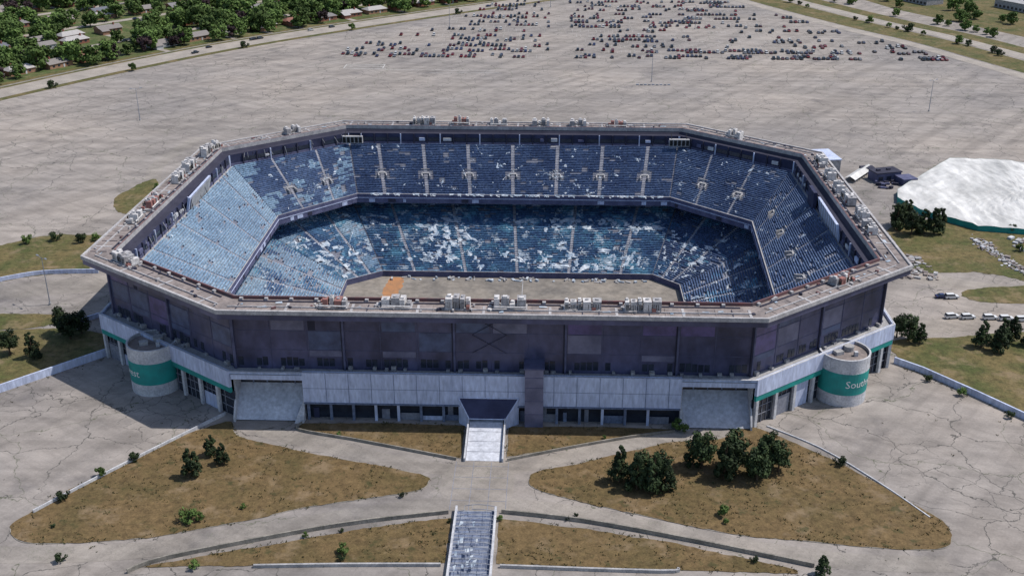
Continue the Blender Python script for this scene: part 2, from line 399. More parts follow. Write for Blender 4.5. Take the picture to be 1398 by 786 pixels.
# stair frame at the lower crossing
b=MB()
b.box8((-6.4,-156,0),(.5,0,0),(0,26,0),(0,0,1.5),0); b.box8((2.9,-156,0),(.5,0,0),(0,26,0),(0,0,1.5),0)
for q in range(52):
    y=-130.2-q*.5; b.box8((-5.9,y-.5,.02),(8.8,0,0),(0,.5,0),(0,0,.5-abs(q%14-7)*.04),1 if q%3 else 2)
for q in range(15):
    y=-130.6-q*1.8
    for x in range(6):
        xx=-5.9+x*1.76; z0=1.4+math.sin(x/6*math.pi)*.9; z1=1.4+math.sin((x+1)/6*math.pi)*.9
        if R()<.9 and x<5: b.limb((xx,y,z0),(xx+1.76,y,z1),.08,.08,4,3)
        if R()<.8: b.limb((xx,y,z0),(xx+U(-.2,.2),y-1.8,z0),.05,.05,4,3)
for q in range(14):
    x=U(-5.7,1.5);y=U(-154,-132); w=U(.3,.9); b.face([(x,y,1.95),(x+w,y+U(-.5,.5),2.1),(x+w*U(.6,1.2),y-U(1,2.6),2.05),(x+U(-.3,.3),y-U(1,2),1.9)],4)
b.obj('pedestrian_stair_frame',['white','bluegrey','metal','metal','fabric'])

# drums with lettering
MAT['letter']=M('white_letter',(.75,.76,.76))
def drum(cx,cy,txt,astart,fromend):
    e_=empty('drum_tower'); e_.parent=stadium
    b=MB(); n=48
    b.cyl((cx,cy),7.0,7.0,0,3.6,n,0,False); b.cyl((cx,cy),7.05,7.05,3.6,10.2,n,1,False); b.cyl((cx,cy),7.0,7.0,10.2,14.4,n,0,False)
    for i in range(n):
        a=2*math.pi*i/n;c=2*math.pi*(i+1)/n; f=lambda rr,t,z:(cx+rr*math.cos(t),cy+rr*math.sin(t),z)
        b.face([f(7,a,14.4),f(7,c,14.4),f(6.5,c,14.4),f(6.5,a,14.4)],0); b.face([f(6.5,a,14.4),f(6.5,c,14.4),f(6.5,c,13.5),f(6.5,a,13.5)],2)
        b.face([f(7,a,3.6),f(7,c,3.6),f(7.05,c,3.6),f(7.05,a,3.6)],0); b.face([f(7,a,10.2),f(7,c,10.2),f(7.05,c,10.2),f(7.05,a,10.2)],0)
        if i%6==0: b.face([f(7.012,a,0),f(7.012,a+.012,0),f(7.012,a+.012,3.6),f(7.012,a,3.6)],2); b.face([f(7.012,a,10.2),f(7.012,a+.012,10.2),f(7.012,a+.012,14.4),f(7.012,a,14.4)],2)
    b.cyl((cx,cy),6.5,6.5,13.4,13.5,n,3)
    b.cyl((cx+1.4,cy+1.5),1.4,1.4,13.5,14.9,14,2); b.cbox(cx-2,cy-1,13.51,2.4,1.8,1.0,2,.4); b.cbox(cx+2.5,cy-2,13.51,1,1,1.3,0,.1)
    b.obj('drum_shell',['white','teal','conc2','deck'],e_)
    t=bpy.data.curves.new('lettering','FONT'); t.body=txt; t.size=3.1; t.resolution_u=2
    to=bpy.data.objects.new('tmp',t); COL.objects.link(to); bpy.context.view_layer.update()
    dg=bpy.context.evaluated_depsgraph_get(); me=bpy.data.meshes.new_from_object(to.evaluated_get(dg)); bpy.data.objects.remove(to)
    bm=bmesh.new(); bm.from_mesh(me); 
    W=max(v.co.x for v in bm.verts)
    x=0.5
    while x<W:
        bmesh.ops.bisect_plane(bm,geom=bm.verts[:]+bm.edges[:]+bm.faces[:],plane_co=(x,0,0),plane_no=(1,0,0)); x+=.6
    for v in bm.verts:
        xx=v.co.x-(W if fromend else 0); a=astart+xx/7.13
        v.co=Vector((cx+7.13*math.cos(a),cy+7.13*math.sin(a),6.0+v.co.y))
    bm.to_mesh(me); bm.free(); me.materials.clear(); me.materials.append(MAT['letter'])
    o=bpy.data.objects.new('lettering',me); COL.objects.link(o); o.parent=e_
drum(-97,-72,'Northwest',math.radians(-108),True)
drum(97.5,-71,'Southwest',math.radians(-96),False)

# ---------------------------------------------------------------- bowl
U1=offs(R0,13); U0=[(-60,-52),(60,-52),(84,-42),(88,27),(61,52.5),(-59,52.5),(-84,27),(-84,-42)]
D1=[(-63,-62),(65,-62),(92,-48),(96,32),(65,63.5),(-63,63.5),(-91,31),(-91,-47)]; D0=[(-46,-24),(53,-24),(62,-15),(62,15),(53,24),(-46,24),(-58,15),(-58,-15)]
ZD=7.2
class Sector:
    def __init__(s,A,B,i,z1,z0):
        j=(i+1)%8; s.a,s.b,s.c,s.d=Vector(A[i]),Vector(A[j]),Vector(B[i]),Vector(B[j]); s.z1,s.z0=z1,z0
    def P(s,u,v,dz=0):
        p=s.a.lerp(s.b,u).lerp(s.c.lerp(s.d,u),v); return Vector((p.x,p.y,s.z1+(s.z0-s.z1)*v+dz))
    def Q(s,u,v,z):
        p=s.a.lerp(s.b,u).lerp(s.c.lerp(s.d,u),v); return (p.x,p.y,z)
def build(name,S,rows,aisles,mats,vom=None,miss=.03,aw=.8):
    b=MB(); n=rows; dz=(S.z0-S.z1)/n
    for i in range(n):
        v0,v1=i/n,(i+1)/n; z=S.z1+dz*i
        b.face([S.Q(0,v0,z),S.Q(1,v0,z),S.Q(1,v1,z),S.Q(0,v1,z)],0)
        b.face([S.Q(0,v1,z),S.Q(1,v1,z),S.Q(1,v1,z+dz),S.Q(0,v1,z+dz)],0)
        Lr=(Vector(S.Q(0,v0,0))-Vector(S.Q(1,v0,0))).length
        hw=aw/Lr
        for a in aisles:
            for h0,v_a,v_b in ((.012,v0,v1),(.35,v0,v0+.5/n)):
                b.face([S.Q(a-hw*.9,v_a,z+h0),S.Q(a+hw*.9,v_a,z+h0),S.Q(a+hw*.9,v_b,z+h0),S.Q(a-hw*.9,v_b,z+h0)],5)
            b.face([S.Q(a-hw*.9,v0+.5/n,z+.35),S.Q(a+hw*.9,v0+.5/n,z+.35),S.Q(a+hw*.9,v0+.5/n,z),S.Q(a-hw*.9,v0+.5/n,z)],5)
        edges=[0.004]+[x for a in aisles for x in (a-hw,a+hw)]+[.996]
        for k in range(0,len(edges),2):
            e0,e1=edges[k],edges[k+1]
            m=max(1,round((e1-e0)*Lr/2.2))
            for q in range(m):
                a=e0+(e1-e0)*q/m; c=e0+(e1-e0)*(q+1)/m
                if vom:
                    mid=(a+c)/2
                    if any(abs(mid-x)*Lr<2.4 and vom[0]<v0<vom[1] for x in aisles): continue
                Q_=S.Q(a,v0,0)
                hole_=noise.noise(Vector((Q_[0]*.25,Q_[1]*.25,9)))
                if R()<miss or hole_>.52: continue
                nz=noise.noise(Vector((Q_[0]*.12,Q_[1]*.12,z*.1)))
                mi=1 if nz+U(-.25,.25)<.18 else 2
                va=v0+.12/n; vb=v0+.66/n; h=.60+U(-.08,.08)
                kk=len(b.v)
                for zz in (z,z+h):
                    b.v+=[S.Q(a,va,zz),S.Q(c,va,zz),S.Q(c,vb,zz),S.Q(a,vb,zz)]
                for f in ((4,5,6,7),(2,3,7,6),(0,1,5,4),(1,2,6,5),(3,0,4,7)): b.f.append(tuple(kk+x for x in f)); b.m.append(mi)
    if vom:
        for a in aisles:
            e=(S.b-S.a).normalized(); e=Vector((e.x,e.y,0)); p=S.P(a,vom[0]); q=S.P(a,vom[1]); inn=Vector((q.x-p.x,q.y-p.y,0)); z=q.z-.3
            H=p.z+.7-z
            b.box8(Vector((p.x,p.y,z))-e*1.7,e*.4,inn,(0,0,H*.7),3); b.box8(Vector((p.x,p.y,z))+e*1.3,e*.4,inn,(0,0,H*.7),3)
            b.box8(Vector((p.x,p.y,z))-e*1.7-inn.normalized()*.35,e*3.4,inn.normalized()*.35,(0,0,H+.2),3)
            b.face([Vector((p.x,p.y,z+.9))-e*1.3,Vector((p.x,p.y,z+.9))+e*1.3,Vector((q.x,q.y,z+.7))+e*1.3,Vector((q.x,q.y,z+.7))-e*1.3],4)  # dark sheet stands in for the shade inside the opening
            b.box8(Vector((p.x,p.y,z+H-1.1))-e*1.3,e*2.6,inn*.4,(0,0,.3),3)
    b.obj(name,['conc']+mats+['conc2','darkc','aisle'],stadium)
sec={}
upA={4:[.09+.1367*k for k in range(7)],0:[.09+.1367*k for k in range(7)],5:[.3,.68],3:[.3,.68],1:[.35,.7],7:[.35,.7],6:[.14,.38,.62,.86],2:[.14,.38,.62,.86]}
for i in range(8):
    S=Sector(U1,U0,i,27,14.6); sec['U',i]=S
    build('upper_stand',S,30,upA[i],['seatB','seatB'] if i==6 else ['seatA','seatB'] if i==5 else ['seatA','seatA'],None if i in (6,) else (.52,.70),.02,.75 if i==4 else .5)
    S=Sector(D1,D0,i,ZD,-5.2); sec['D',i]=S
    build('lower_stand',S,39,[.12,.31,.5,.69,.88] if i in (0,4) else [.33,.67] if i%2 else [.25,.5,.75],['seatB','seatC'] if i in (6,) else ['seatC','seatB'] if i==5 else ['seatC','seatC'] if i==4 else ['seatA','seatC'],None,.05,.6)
b=MB()
def outw(P,d): return offs(P,-d)
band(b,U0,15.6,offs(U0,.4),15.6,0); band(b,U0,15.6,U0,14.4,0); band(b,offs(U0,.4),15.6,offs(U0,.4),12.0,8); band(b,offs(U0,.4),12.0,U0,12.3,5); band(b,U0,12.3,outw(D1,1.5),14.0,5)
band(b,outw(D1,1.5),15.5,outw(D1,1.5),ZD,1); band(b,D1,ZD,outw(D1,1.5),ZD,1)
band(b,offs(D1,.0),ZD+1,outw(D1,.3),ZD+1,3); band(b,D1,ZD+1,D1,ZD-.2,3)
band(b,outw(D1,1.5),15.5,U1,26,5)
band(b,U1,27,r(11.5),27,0); band(b,r(11.5),27,r(11.5),ZR-1.6,1)
band(b,offs(D0,.3),-4.3,offs(D0,.3),-6.6,8); band(b,offs(D0,.3),-4.3,D0,-4.3,0); band(b,D0,-4.3,D0,-5.3,0)
band(b,hole,0,hole,-7,1)
for i in range(8):
    A,B=Vector((*outw(D1,1.3)[i],0)),Vector((*outw(D1,1.3)[(i+1)%8],0)); L=(B-A).length; e=(B-A).normalized()
    k=int(L/3.4)
    for j in range(k+1):
        b.box8(A+e*(j*L/k-.15)+Vector((0,0,ZD)),e*.3,Vector((-e.y,e.x,0))*.5,(0,0,6),8 if j%4 else 3)
    # fascia detail on the upper lip: rail line and sign brackets
    A,B=Vector((*offs(U0,.42)[i],0)),Vector((*offs(U0,.42)[(i+1)%8],0)); L=(B-A).length; e=(B-A).normalized(); inn=Vector((-e.y,e.x,0))
    b.box8(A+Vector((0,0,13.9)),e*L,inn*.12,(0,0,.25),3)
    for q in range(int(L/4)):
        if R()<.4: b.box8(A+e*(1+q*4)+Vector((0,0,12.3)),e*U(1,3),inn*.1,(0,0,1.3),random.choice((8,5,3)))
    A,B=Vector((*r(11.5)[i],0)),Vector((*r(11.5)[(i+1)%8],0)); L=(B-A).length; e=(B-A).normalized(); inn=Vector((-e.y,e.x,0))
    k=int(L/5.2)
    for j in range(k+1):
        b.box8(A+e*(j*L/k-.2)+Vector((0,0,27)),e*.4,inn*.5,(0,0,4.3),5 if j%3 else 3)
        if j<k:
            if R()<.8: b.box8(A+e*(j*L/k+.5)+Vector((0,0,28.3)),e*(L/k-1.0),inn*.15,(0,0,1.5),2)
            if R()<.25: b.box8(A+e*(j*L/k+.8)+Vector((0,0,28.6)),e*U(1.5,3.5),inn*.6,(0,0,U(.6,1.4)),random.choice((3,7,8)))
    b.box8(A+e*.5+Vector((0,0,27.0)),e*(L-1),inn*.3,(0,0,1.0),8)
    if i in (5,6):
        for q in range(int(L/3)):
            p=A+e*U(2,L-2)+inn*U(.3,2.2); b.limb(p+Vector((0,0,ZR-1.6)),p+e*U(-1.5,1.5)+inn*U(0,1)+Vector((0,0,U(27.2,30))),.12,.1,4,0 if R()<.5 else 5)
MAT['suite']=M('suite_trim',(.12,.125,.21),(.07,.075,.14),.3)
b.obj('bowl_structure',['conc2','darkc','glass','lav','rimedge','soffit','field','white','suite'],stadium)
b=MB()
for x in (-64,66):
    b.cbox(x,77,28.3,8,1.6,2.8,0,0)
    for q in range(5): b.cbox(x-3.2+q*1.6,76.1,28.6,1.1,.2,2.2,1,0)
    b.limb((x-3,77,31),(x-3,80,32.5),.15,.15,4,1); b.limb((x+3,77,31),(x+3,80,32.5),.15,.15,4,1)
b.obj('speaker_cluster',['conc2','black'],stadium)
b=MB()
b.box8((-107.2,-2,27),(.8,0,0),(0,24,0),(1.2,0,5.2),0); b.box8((-106.0,-1,27.4),(.1,0,0),(0,22,0),(1.1,0,4.6),1)
b.box8((105.4,-22,27),(.8,0,0),(0,26,0),(-1.2,0,6),2); b.box8((103.8,8,24),(1.2,0,0),(0,8,0),(0,0,9),3)
for k in range(9): b.box8((105.2,-21+k*2.8,27),(.2,0,0),(0,.2,0),(-1.2,0,6.1),1)
b.obj('scoreboard',['lav','conc2','lav','darkc'],stadium)
sheet('field',offs(D0,.3),-6.5,'field',sm=False)
sheet('clay_patch',[(-44.5,-23),(-38.8,-23),(-38.4,5),(-38,23.2),(-43.4,23.2),(-44,6)],-6.49,'mud',sm=False,rag=.9)
b=MB(); b.box8((5.5,-23,-6.48),(.3,0,0),(0,46,0),(0,0,.05))
for q in range(60): 
    x=U(-44,51); b.cbox(x,U(20.5,23.2),-6.5,U(.4,2.6),U(.3,1.0),U(.2,.8),q%2,U(0,3))
b.obj('field_debris',['conc2','fabric'])

# torn roof fabric: crumpled scraps following the rake
b=MB()
def scrap(S,u,v,rad,L,el,an=None):
    D=(S.P(u,0)-S.P(u,1)).length; n=random.randint(6,10); an=U(0,6.28) if an is None else an; ring=[]; ca,sa=math.cos(an),math.sin(an)
    for k in range(n):
        t=2*math.pi*k/n; rr=rad*U(.3,1.3); x=math.cos(t)*rr*el; y=math.sin(t)*rr
        ring.append(S.P(min(.995,max(.005,u+(x*ca-y*sa)/L)),min(.99,max(.01,v+(x*sa+y*ca)/D)),.62+U(-.25,.3)))
    c=S.P(u,v,.7+U(.0,.5))
    for k in range(n): b.face([c,ring[k],ring[(k+1)%n]],0)
def strand(S,u,v,ln,w,a,L):
    D=(S.P(u,0)-S.P(u,1)).length; n=int(ln/.9)
    for k in range(n):
        a+=U(-.3,.3); u+=math.cos(a)*.9/L; v+=math.sin(a)*.9/D
        if not(.01<u<.99 and .02<v<.98): return
        if R()<.85: scrap(S,u,v,w*U(.4,1.1),L,1.8,a)
def litter(key,n,rad,ns=0):
    S=sec[key]; L=((S.a-S.b).length+(S.c-S.d).length)/2; q=0
    while q<n:
        u,v=U(.03,.97),U(.22 if key[0]=='D' else .05,.95); p=S.P(u,v)
        if noise.noise(Vector((p.x*.06,p.y*.06,31)))+U(-.25,.25)<-.02: continue
        q+=1
        scrap(S,u,v,rad*(U(.2,1)**2.3+.12),L,U(1,2.4))
    for q in range(ns): strand(S,U(.1,.9),U(.2,.9),U(6,16),.35,U(0,6.28),L)
litter(('D',4),360,1.5,10); litter(('D',5),90,1.2,5); litter(('D',3),100,1.3,5); litter(('D',6),50,.7,3); litter(('D',2),70,1.2,4)
litter(('U',4),80,.65,14); litter(('U',5),40,.55,4); litter(('U',3),46,.6,5); litter(('U',2),46,.7,5); litter(('U',6),16,.4,0)
litter(('U',0),40,.8,2); litter(('D',0),60,1.2,3)
for k in range(90):
    S=sec['U',4]; u=U(.02,.98); p=S.P(u,1,1.2); w=U(.4,2.2); b.face([p,p+Vector((w,0,0)),p+Vector((w*.8,-.75,-U(.2,1.0))),p+Vector((w*.1,-.75,-U(.1,.7)))],0)
b.obj('torn_roof_fabric',['fabric'],stadium)

# ---------------------------------------------------------------- rooftop machinery
def hv(seed):
    random.seed(seed); b=MB()
    b.cbox(0,0,0,7.5,3.4,.25,1)
    x=-3.5
    while x<3.0:
        w=U(.9,2.3); h=U(1.0,2.5); mi=random.choice((0,0,0,0,0,1,1,2))
        b.cbox(x+w/2,U(-.5,.5),.25,w-.15,U(1.6,3.0),h,mi,U(-.05,.05))
        if R()<.6: b.cyl((x+w/2,0),.42,.42,.25+h,.25+h+.3,12,1)
        else: b.cbox(x+w/2,.2,.25+h,w*.5,1.0,.4,0)
        for k in range(3): b.cbox(x+.3+k*w*.25,-1.5+U(0,.1),.5,.12,.1,h*.6,3)
        x+=w+U(0,.3)
    b.limb((-3.5,1.7,.8),(3.5,1.8,.9),.2,.2,8,0); b.cbox(3.2,-1.2,.25,.9,1.0,.8,2)
    b.limb((2,-1.2,.5),(4.6,-1.6,.4),.18,.18,6,0)
    for k in range(8): b.cbox(U(-5.2,5.2),U(-2.4,2.4),0,U(.3,1.1),U(.3,.8),U(.15,.6),random.choice((0,0,1)),U(0,3))
    return b.mesh('air_handler',['hvW','hvG','hvR','black'])
HV=[hv(k) for k in range(6)]
random.seed(11)
pos=[(-41,-87.5,0),(-24.5,-87,0),(-8.7,-87.5,0),(5,-87,0),(23,-87,0),(38.5,-87.5,0),(-37,87.5,0),(-21.5,88.5,0),(-6,87.5,0),(11,87.5,0),(26,88.5,0),(42,87.3,0),
 (-115.5,-26,1.57),(-115,-8,1.57),(-114.5,-14,1.57),(-114,13,1.57),(-114,25,1.57),(-113,43,1.57),(-112,51,1.2),
 (113.5,-27,1.57),(113.5,-17,1.57),(113,0,1.57),(112.6,10,1.57),(113,24,1.57),(113,40,1.57),
 (-87.5,73.5,.67),(87,73.5,-.67),(-106,-60,-.67),(95,-67.5,.67)]
for k,(x,y,a) in enumerate(pos):
    inst(random.choice(HV),'rooftop_air_handler',(x,y,ZR+.13),a+random.choice((0,math.pi)),(U(.85,1.2),U(.9,1.15),U(.95,1.3)))

# ---------------------------------------------------------------- grounds in front
G1=pts("-109,-140 -107,-135 -102,-126 -96,-118 -88,-108 -83,-101 -77,-95.5 -70.5,-91.5 -67,-98.5 -51,-105 -37,-109 -23,-113 -15,-116 -14,-118 -16,-122 -28,-126 -42,-130 -53,-135 -64,-139 -76,-143 -89,-145 -99,-146 -105,-145")
G2=pts("11,-116 13,-113 23,-109 36,-103 48,-98 61,-96 67,-90 71,-90 76,-94 85,-102 94,-112 102,-123 107,-129 108,-133 107,-138 103,-141 90,-141 74,-139 58,-137 42,-132 25,-126 15,-122 11,-119")
G3=pts("-52,-92 -51,-95 -36,-99 -20,-104 -7,-107.5 -7,-91.5 -30,-91"); G4=pts("4.6,-91.5 4.8,-106.5 21,-101 37,-95.5 48,-93 49,-91.5 30,-91")
sheet('grass_island',G1,.15,'grass',True,rag=.45); sheet('grass_island',G2,.15,'grass',True,rag=.45)
sheet('grass_strip',G3,.15,'grass',True,False,rag=.3); sheet('grass_strip',G4,.15,'grass',True,False,rag=.3)
G5=pts("-74,-153.5 -58,-148 -43,-143 -27,-138 -7.2,-133 -7.2,-149.5 -49,-152"); G6=pts("4.2,-133 24,-136 41,-140 57,-145 70,-149.4 70,-150.6 45,-150.5 17,-149.8 4.2,-149.5")
sheet('grass_bank',G5,.12,'grass',False,False,rag=.4)
sheet('grass_bank',G6,.12,'grass',False,False,rag=.4)
sheet('verge_grass',pts("-205,25 -192,33 -180,43 -161,45 -155,38 -150,10 -164,6 -176,-1 -190,-6"),.1,'grass2',False,rag=.9)
sheet('verge_grass',pts("-174,-28 -145,-27 -146,-35 -168,-39"),.1,'grass2',False,rag=.6)
sheet('verge_grass',pts("-150,-78 -166,-44 -138,-37 -122,-42 -119.5,-51 -134,-66"),.1,'grass2',False,rag=.6)
sheet('verge_grass',pts("-168,86 -166,100 -159,113 -152,84 -156,68 -162,73"),.1,'grass2',False,rag=.9)
sheet('verge_grass',pts("121,-38 141,-33 200,-30 200,-95 154,-89 138,-71.5 123,-52"),.1,'grass2',False,rag=.6)
sheet('verge_grass',pts("149,64 173,73 215,55 196,10 169,19 146,20 147,41"),.1,'grass2',False,rag=1.2)
sheet('verge_grass',pts("159,4 195,9 190,-5 160,-6"),.1,'grass2',False,rag=.6)
ribbon('walkway',[(-60,-92),(-60,-96),(-48,-101),(-30,-107.5),(-14,-112),(-7,-113)],5.2,.02,'path')
ribbon('walkway',[(59,-92),(58,-95.5),(48,-95.3),(33,-100.5),(18,-107),(5,-112)],5.0,.02,'path')
ribbon('road',[(-112,-150),(-98,-150),(-76,-147.5),(-56,-141.5),(-40,-136),(-22,-130.5),(-7,-127)],6.0,.03,'path')
ribbon('road',[(4,-127),(22,-130),(42,-136),(62,-142),(84,-146),(104,-146)],5.8,.03,'path')
sheet('plaza',[(-8,-130),(5.5,-130),(7,-122),(7,-114),(5,-108.8),(-8,-108.8),(-11,-114),(-11,-122)],.04,'path',sm=False)
b=MB()
for x in (-8,-3.5,1,5.3): b.box8((x,-129.8,.045),(.14,0,0),(0,20.8,0),(0,0,.012),0)
for y in (-126,-121,-116,-111): b.box8((-8,y,.05),(13.4,0,0),(0,.14,0),(0,0,.012),0)
b.obj('plaza_joints',['conc'])
wallrun('retaining_wall',pts("-76,-155.5 -69,-150.5 -43,-140.6 -27,-135.6 -8,-131.3"),.4,1.1,'kerb')
wallrun('retaining_wall',pts("4.5,-130.6 24,-133.6 49,-140.4 74,-148.2"),.4,1.1,'kerb')
wallrun('retaining_wall',[(-49,-152.6),(-30,-151.5),(-8,-150.7)],.5,.8,'conc2'); wallrun('retaining_wall',[(5,-150.7),(40,-151.3),(44,-150.2)],.5,.8,'conc2')
wallrun('boundary_wall',pts("-106,-134.5 -99,-124 -88,-108.5 -73,-88"),.35,.9,'white')
wallrun('boundary_wall',pts("74,-89 86,-99.5 97,-115 105,-129"),.3,.35,'white')
wallrun('boundary_wall',pts("-160,-92 -141,-78.5 -118,-54"),.5,2.4,'lav',k=1)
wallrun('boundary_wall',pts("118.5,-51 125,-57 136,-71 150,-90"),.5,2.0,'lav',k=1)
wallrun('boundary_wall',pts("-190,-10 -177,-1 -164,6 -145,8"),.4,1.6,'lav')
wallrun('boundary_wall',pts("-140,-38 -131,-28 -120,-20"),.5,1.6,'lav')
wallrun('low_wall',[(-51,-92),(-51,-95.6),(-36,-99.8),(-20,-104.6),(-8,-108.3)],.3,.8,'kerb'); wallrun('low_wall',[(5,-108.3),(21,-101.9),(37,-96.2),(49,-93)],.3,.8,'kerb')
ribbon('road',[(126,30),(150,12),(175,4),(230,-4)],9,.02,'path'); ribbon('road',[(122,-30),(145,-24),(175,-22),(230,-30)],9,.025,'path')
ribbon('road',[(-230,-20),(-190,-14),(-160,-6),(-128,2)],13,.02,'path'); ribbon('road',[(-122,60),(-150,90),(-165,130),(-160,180)],7,.015,'path')

# ---------------------------------------------------------------- far surroundings
RD=pts("-330,200 -313,238 -300,263 -260,326 -210,394 -147,461 -63,541 19,615 114,701 230,800")
lawnP=[(x+6,y-3) for x,y in RD]
sheet('suburb_lawn',lawnP+[(230,1600),(-1500,1600),(-1500,200)],.03,'lawn',sm=False)
ribbon('verge_strip',RD,36,.05,'grass2',shift=3)
ribbon('road',RD,19,.09,'road')
ribbon('pavement',RD,2.5,.1,'kerb',shift=14)
RS=smooth(RD,False,8)
def along(d,o):
    acc=0
    for i in range(len(RS)-1):
        a,c=Vector(RS[i]),Vector(RS[i+1]); l=(c-a).length
        if acc+l>=d:
            e=(c-a)/l; n=Vector((-e.y,e.x)); return a+e*(d-acc)+n*o,math.atan2(e.y,e.x)
        acc+=l
    return Vector(RS[-1])+Vector((0,o)),.8
for o in (70,140,210,280,350,420,490):
    ribbon('street',[tuple(along(d,o)[0]) for d in range(20,760,60)],7.5,.07,'road',3)
def house(seed):
    random.seed(seed); b=MB(); w,l,h=U(8.5,10.5),U(13,18),3.0
    b.cbox(0,0,0,l,w,h,0); rh=U(1.8,2.6); ov=.6
    A=[(-l/2-ov,-w/2-ov,h),(l/2+ov,-w/2-ov,h),(l/2+ov,w/2+ov,h),(-l/2-ov,w/2+ov,h)]; hip=random.choice((0,3))
    r1,r2=(-l/2-ov+hip,0,h+rh),(l/2+ov-hip,0,h+rh)
    b.face([A[0],A[1],r2,r1],1); b.face([A[2],A[3],r1,r2],1); b.face([A[1],A[2],r2],1 if hip else 0); b.face([A[3],A[0],r1],1 if hip else 0)
    b.cbox(l/2-2,w/2+1.8,0,5,4.5,2.6,0); b.face([(l/2-5,w/2+4.6,2.6),(l/2+1,w/2+4.6,2.6),(l/2+1,w/2-1,4.6),(l/2-5,w/2-1,4.6)],1)
    for s in (-1,1):
        for x in (-l/3,-l/9,l/4): b.cbox(x,s*(w/2+.02),1,1.6,.1,1.2,2)
    b.cbox(l/9,-w/2-.03,0,1,.12,2.1,3); b.cbox(-l/4,.8,h+.5,.9,.9,rh+.7,4)
    b.face([(l/2-4,w/2+4.2,.06),(l/2,w/2+4.2,.06),(l/2,w/2+14,.06),(l/2-4,w/2+14,.06)],5)
    wall=random.choice([(.3,.13,.09),(.45,.42,.36),(.5,.5,.5),(.35,.2,.13)]); roof=random.choice([(.22,.21,.21),(.30,.26,.24),(.15,.16,.19),(.42,.40,.39),(.26,.13,.10),(.26,.32,.38),(.24,.22,.21)])
    return b.mesh('house',[M('house_wall',wall),M('shingle_roof',roof,None,1.0),MAT['glass'],MAT['white'],M('chimney_brick',(.25,.1,.07)),MAT['road']])
HS=[house(k) for k in range(9)]

def tree(seed,h,rad,kind,mat,K,nl,ls):
    random.seed(seed); b=MB()
    if kind=='round': b.limb((0,0,0),(0,0,h*.6),.035*h,.012*h,7,0)
    else: b.limb((0,0,0),(0,0,h*.92),.03*h,.004*h,6,0)
    cl=[]
    for k in range(K):
        for _ in range(20):
            if kind=='round':
                z=U(.25,.92); rr=rad*math.sqrt(max(0,1-((z-.56)/.46)**2))*U(.35,.85)
            else:
                z=U(.1,.95); rr=rad*(1-(z-.05)*.9)**.7*U(.3,.8)
            a=U(0,6.283); c=Vector((rr*math.cos(a),rr*math.sin(a),z*h))
            if all((c-q).length>rad*.25 for q,_r in cl): break
        cr=rad*(U(.26,.42) if kind=='round' else U(.24,.36)*(1.25-z))
        cl.append((c,max(cr,rad*.14)))
    for c,cr in cl[:8]: b.limb((0,0,c.z*.6),tuple(c),.012*h,.004*h,4,0)
    for c,cr in cl:
        for q in range(nl):
            d=Vector((random.gauss(0,1),random.gauss(0,1),random.gauss(0,1)*.85)).normalized()
            p=c+d*cr*U(.55,1.08); n=(d+Vector((U(-.7,.7),U(-.7,.7),U(-.3,.9)))).normalized()
            t=n.orthogonal().normalized(); s_=n.cross(t); an=U(0,3.14); t,s_=t*math.cos(an)+s_*math.sin(an),s_*math.cos(an)-t*math.sin(an)
            w=ls*U(.6,1.3)
            b.face([p-t*w*.5-s_*w*.35,p+t*w*.5-s_*w*.3,p+t*w*.45+s_*w*.4,p-t*w*.4+s_*w*.35],1)
    return b.mesh('tree',['trunk',mat])
TF=[tree(100+k,10,3.6,'round' if k%2 else 'cone','leafD',26,75,.55) for k in range(5)]
TB=[tree(200+k,2.6,1.7,'round','leafD' if k%2 else 'leafG',12,50,.32) for k in range(3)]
TD=[tree(300+k,12,6.3,'round','leafG',18,50,1.35) for k in range(5)]
TP=[tree(330+k,8.5,4.4,'round','leafP',14,50,1.0) for k in range(2)]
random.seed(5)
for s in "33,-117 37,-120 41,-121 43,-118 39,-117 54,-110 52,-108.5 59,-115 62,-110 67,-115 71,-106.5 73,-111 68,-113 44,-120 61,-113".split():
    x,y=map(float,s.split(',')); k=U(.85,1.15); inst(random.choice(TF),'pine_tree',(x,y,.1),U(0,6),(k*U(.85,1.0),k*.9,k))
for x,y,k in ((-73,-118,.85),(-71,-108.5,.62),(-67,-112.5,.62),(75,-151,.55),(-148,-55,.85),(-140,-57,.85),(-137,-41,.95),(-134,-44,.9),(-132,-40,.8),(127,-36,.9),(124,-34,.8),(130,-38,.7),(148,-40,.9),(152,-43,.85),(155,-38,.9),(159,-35,.9),(163,-38,.8),
    (151,62,1),(155,56,1),(160,58,1),(164,57,1.1),(157,70,1),(168,62,.9),(153,66,1)):
    inst(random.choice(TF),'pine_tree',(x,y,.1),U(0,6),(k*1.05,k*1.05,k))
for x,y,k in ((-68,-137,1.3),(-66,-136,.8),(-30,-147,.9),(57,-130,1.0),(89,-107.5,1.0),(-101,-129,1),(-96,-119,.9),(-90,-111.5,1),(50,-91.5,1.1),(51.5,-92.5,.9),(-183,35,1.3),(-173,38.5,1.4),(-163,37,1.5),(-158,38.5,1.1),(-30,-149.5,.6),(-57,-131,.5),(57,-133,.5),(20,-133,.4),(-99,-140,.4),(-20,-125,.5),(-40,-97.5,.4),(30,-97,.4),(-155,100,.9),(-150,112,1),(-146,118,.9),(-62,-153.5,.8),(-92,-152,.8),(195,60,1.2),(190,40,1),(125,-62,.8),(132,-70,.9),(141,-82,.8),
    (4.2,-133.5,.5),(-7.5,-135,.4),(-40,-141.5,.5),(-32,-139.5,.4),(22,-131.5,.4),(61,-147,.6)):
    inst(random.choice(TB),'shrub',(x,y,.1),U(0,6),k)
b=MB()
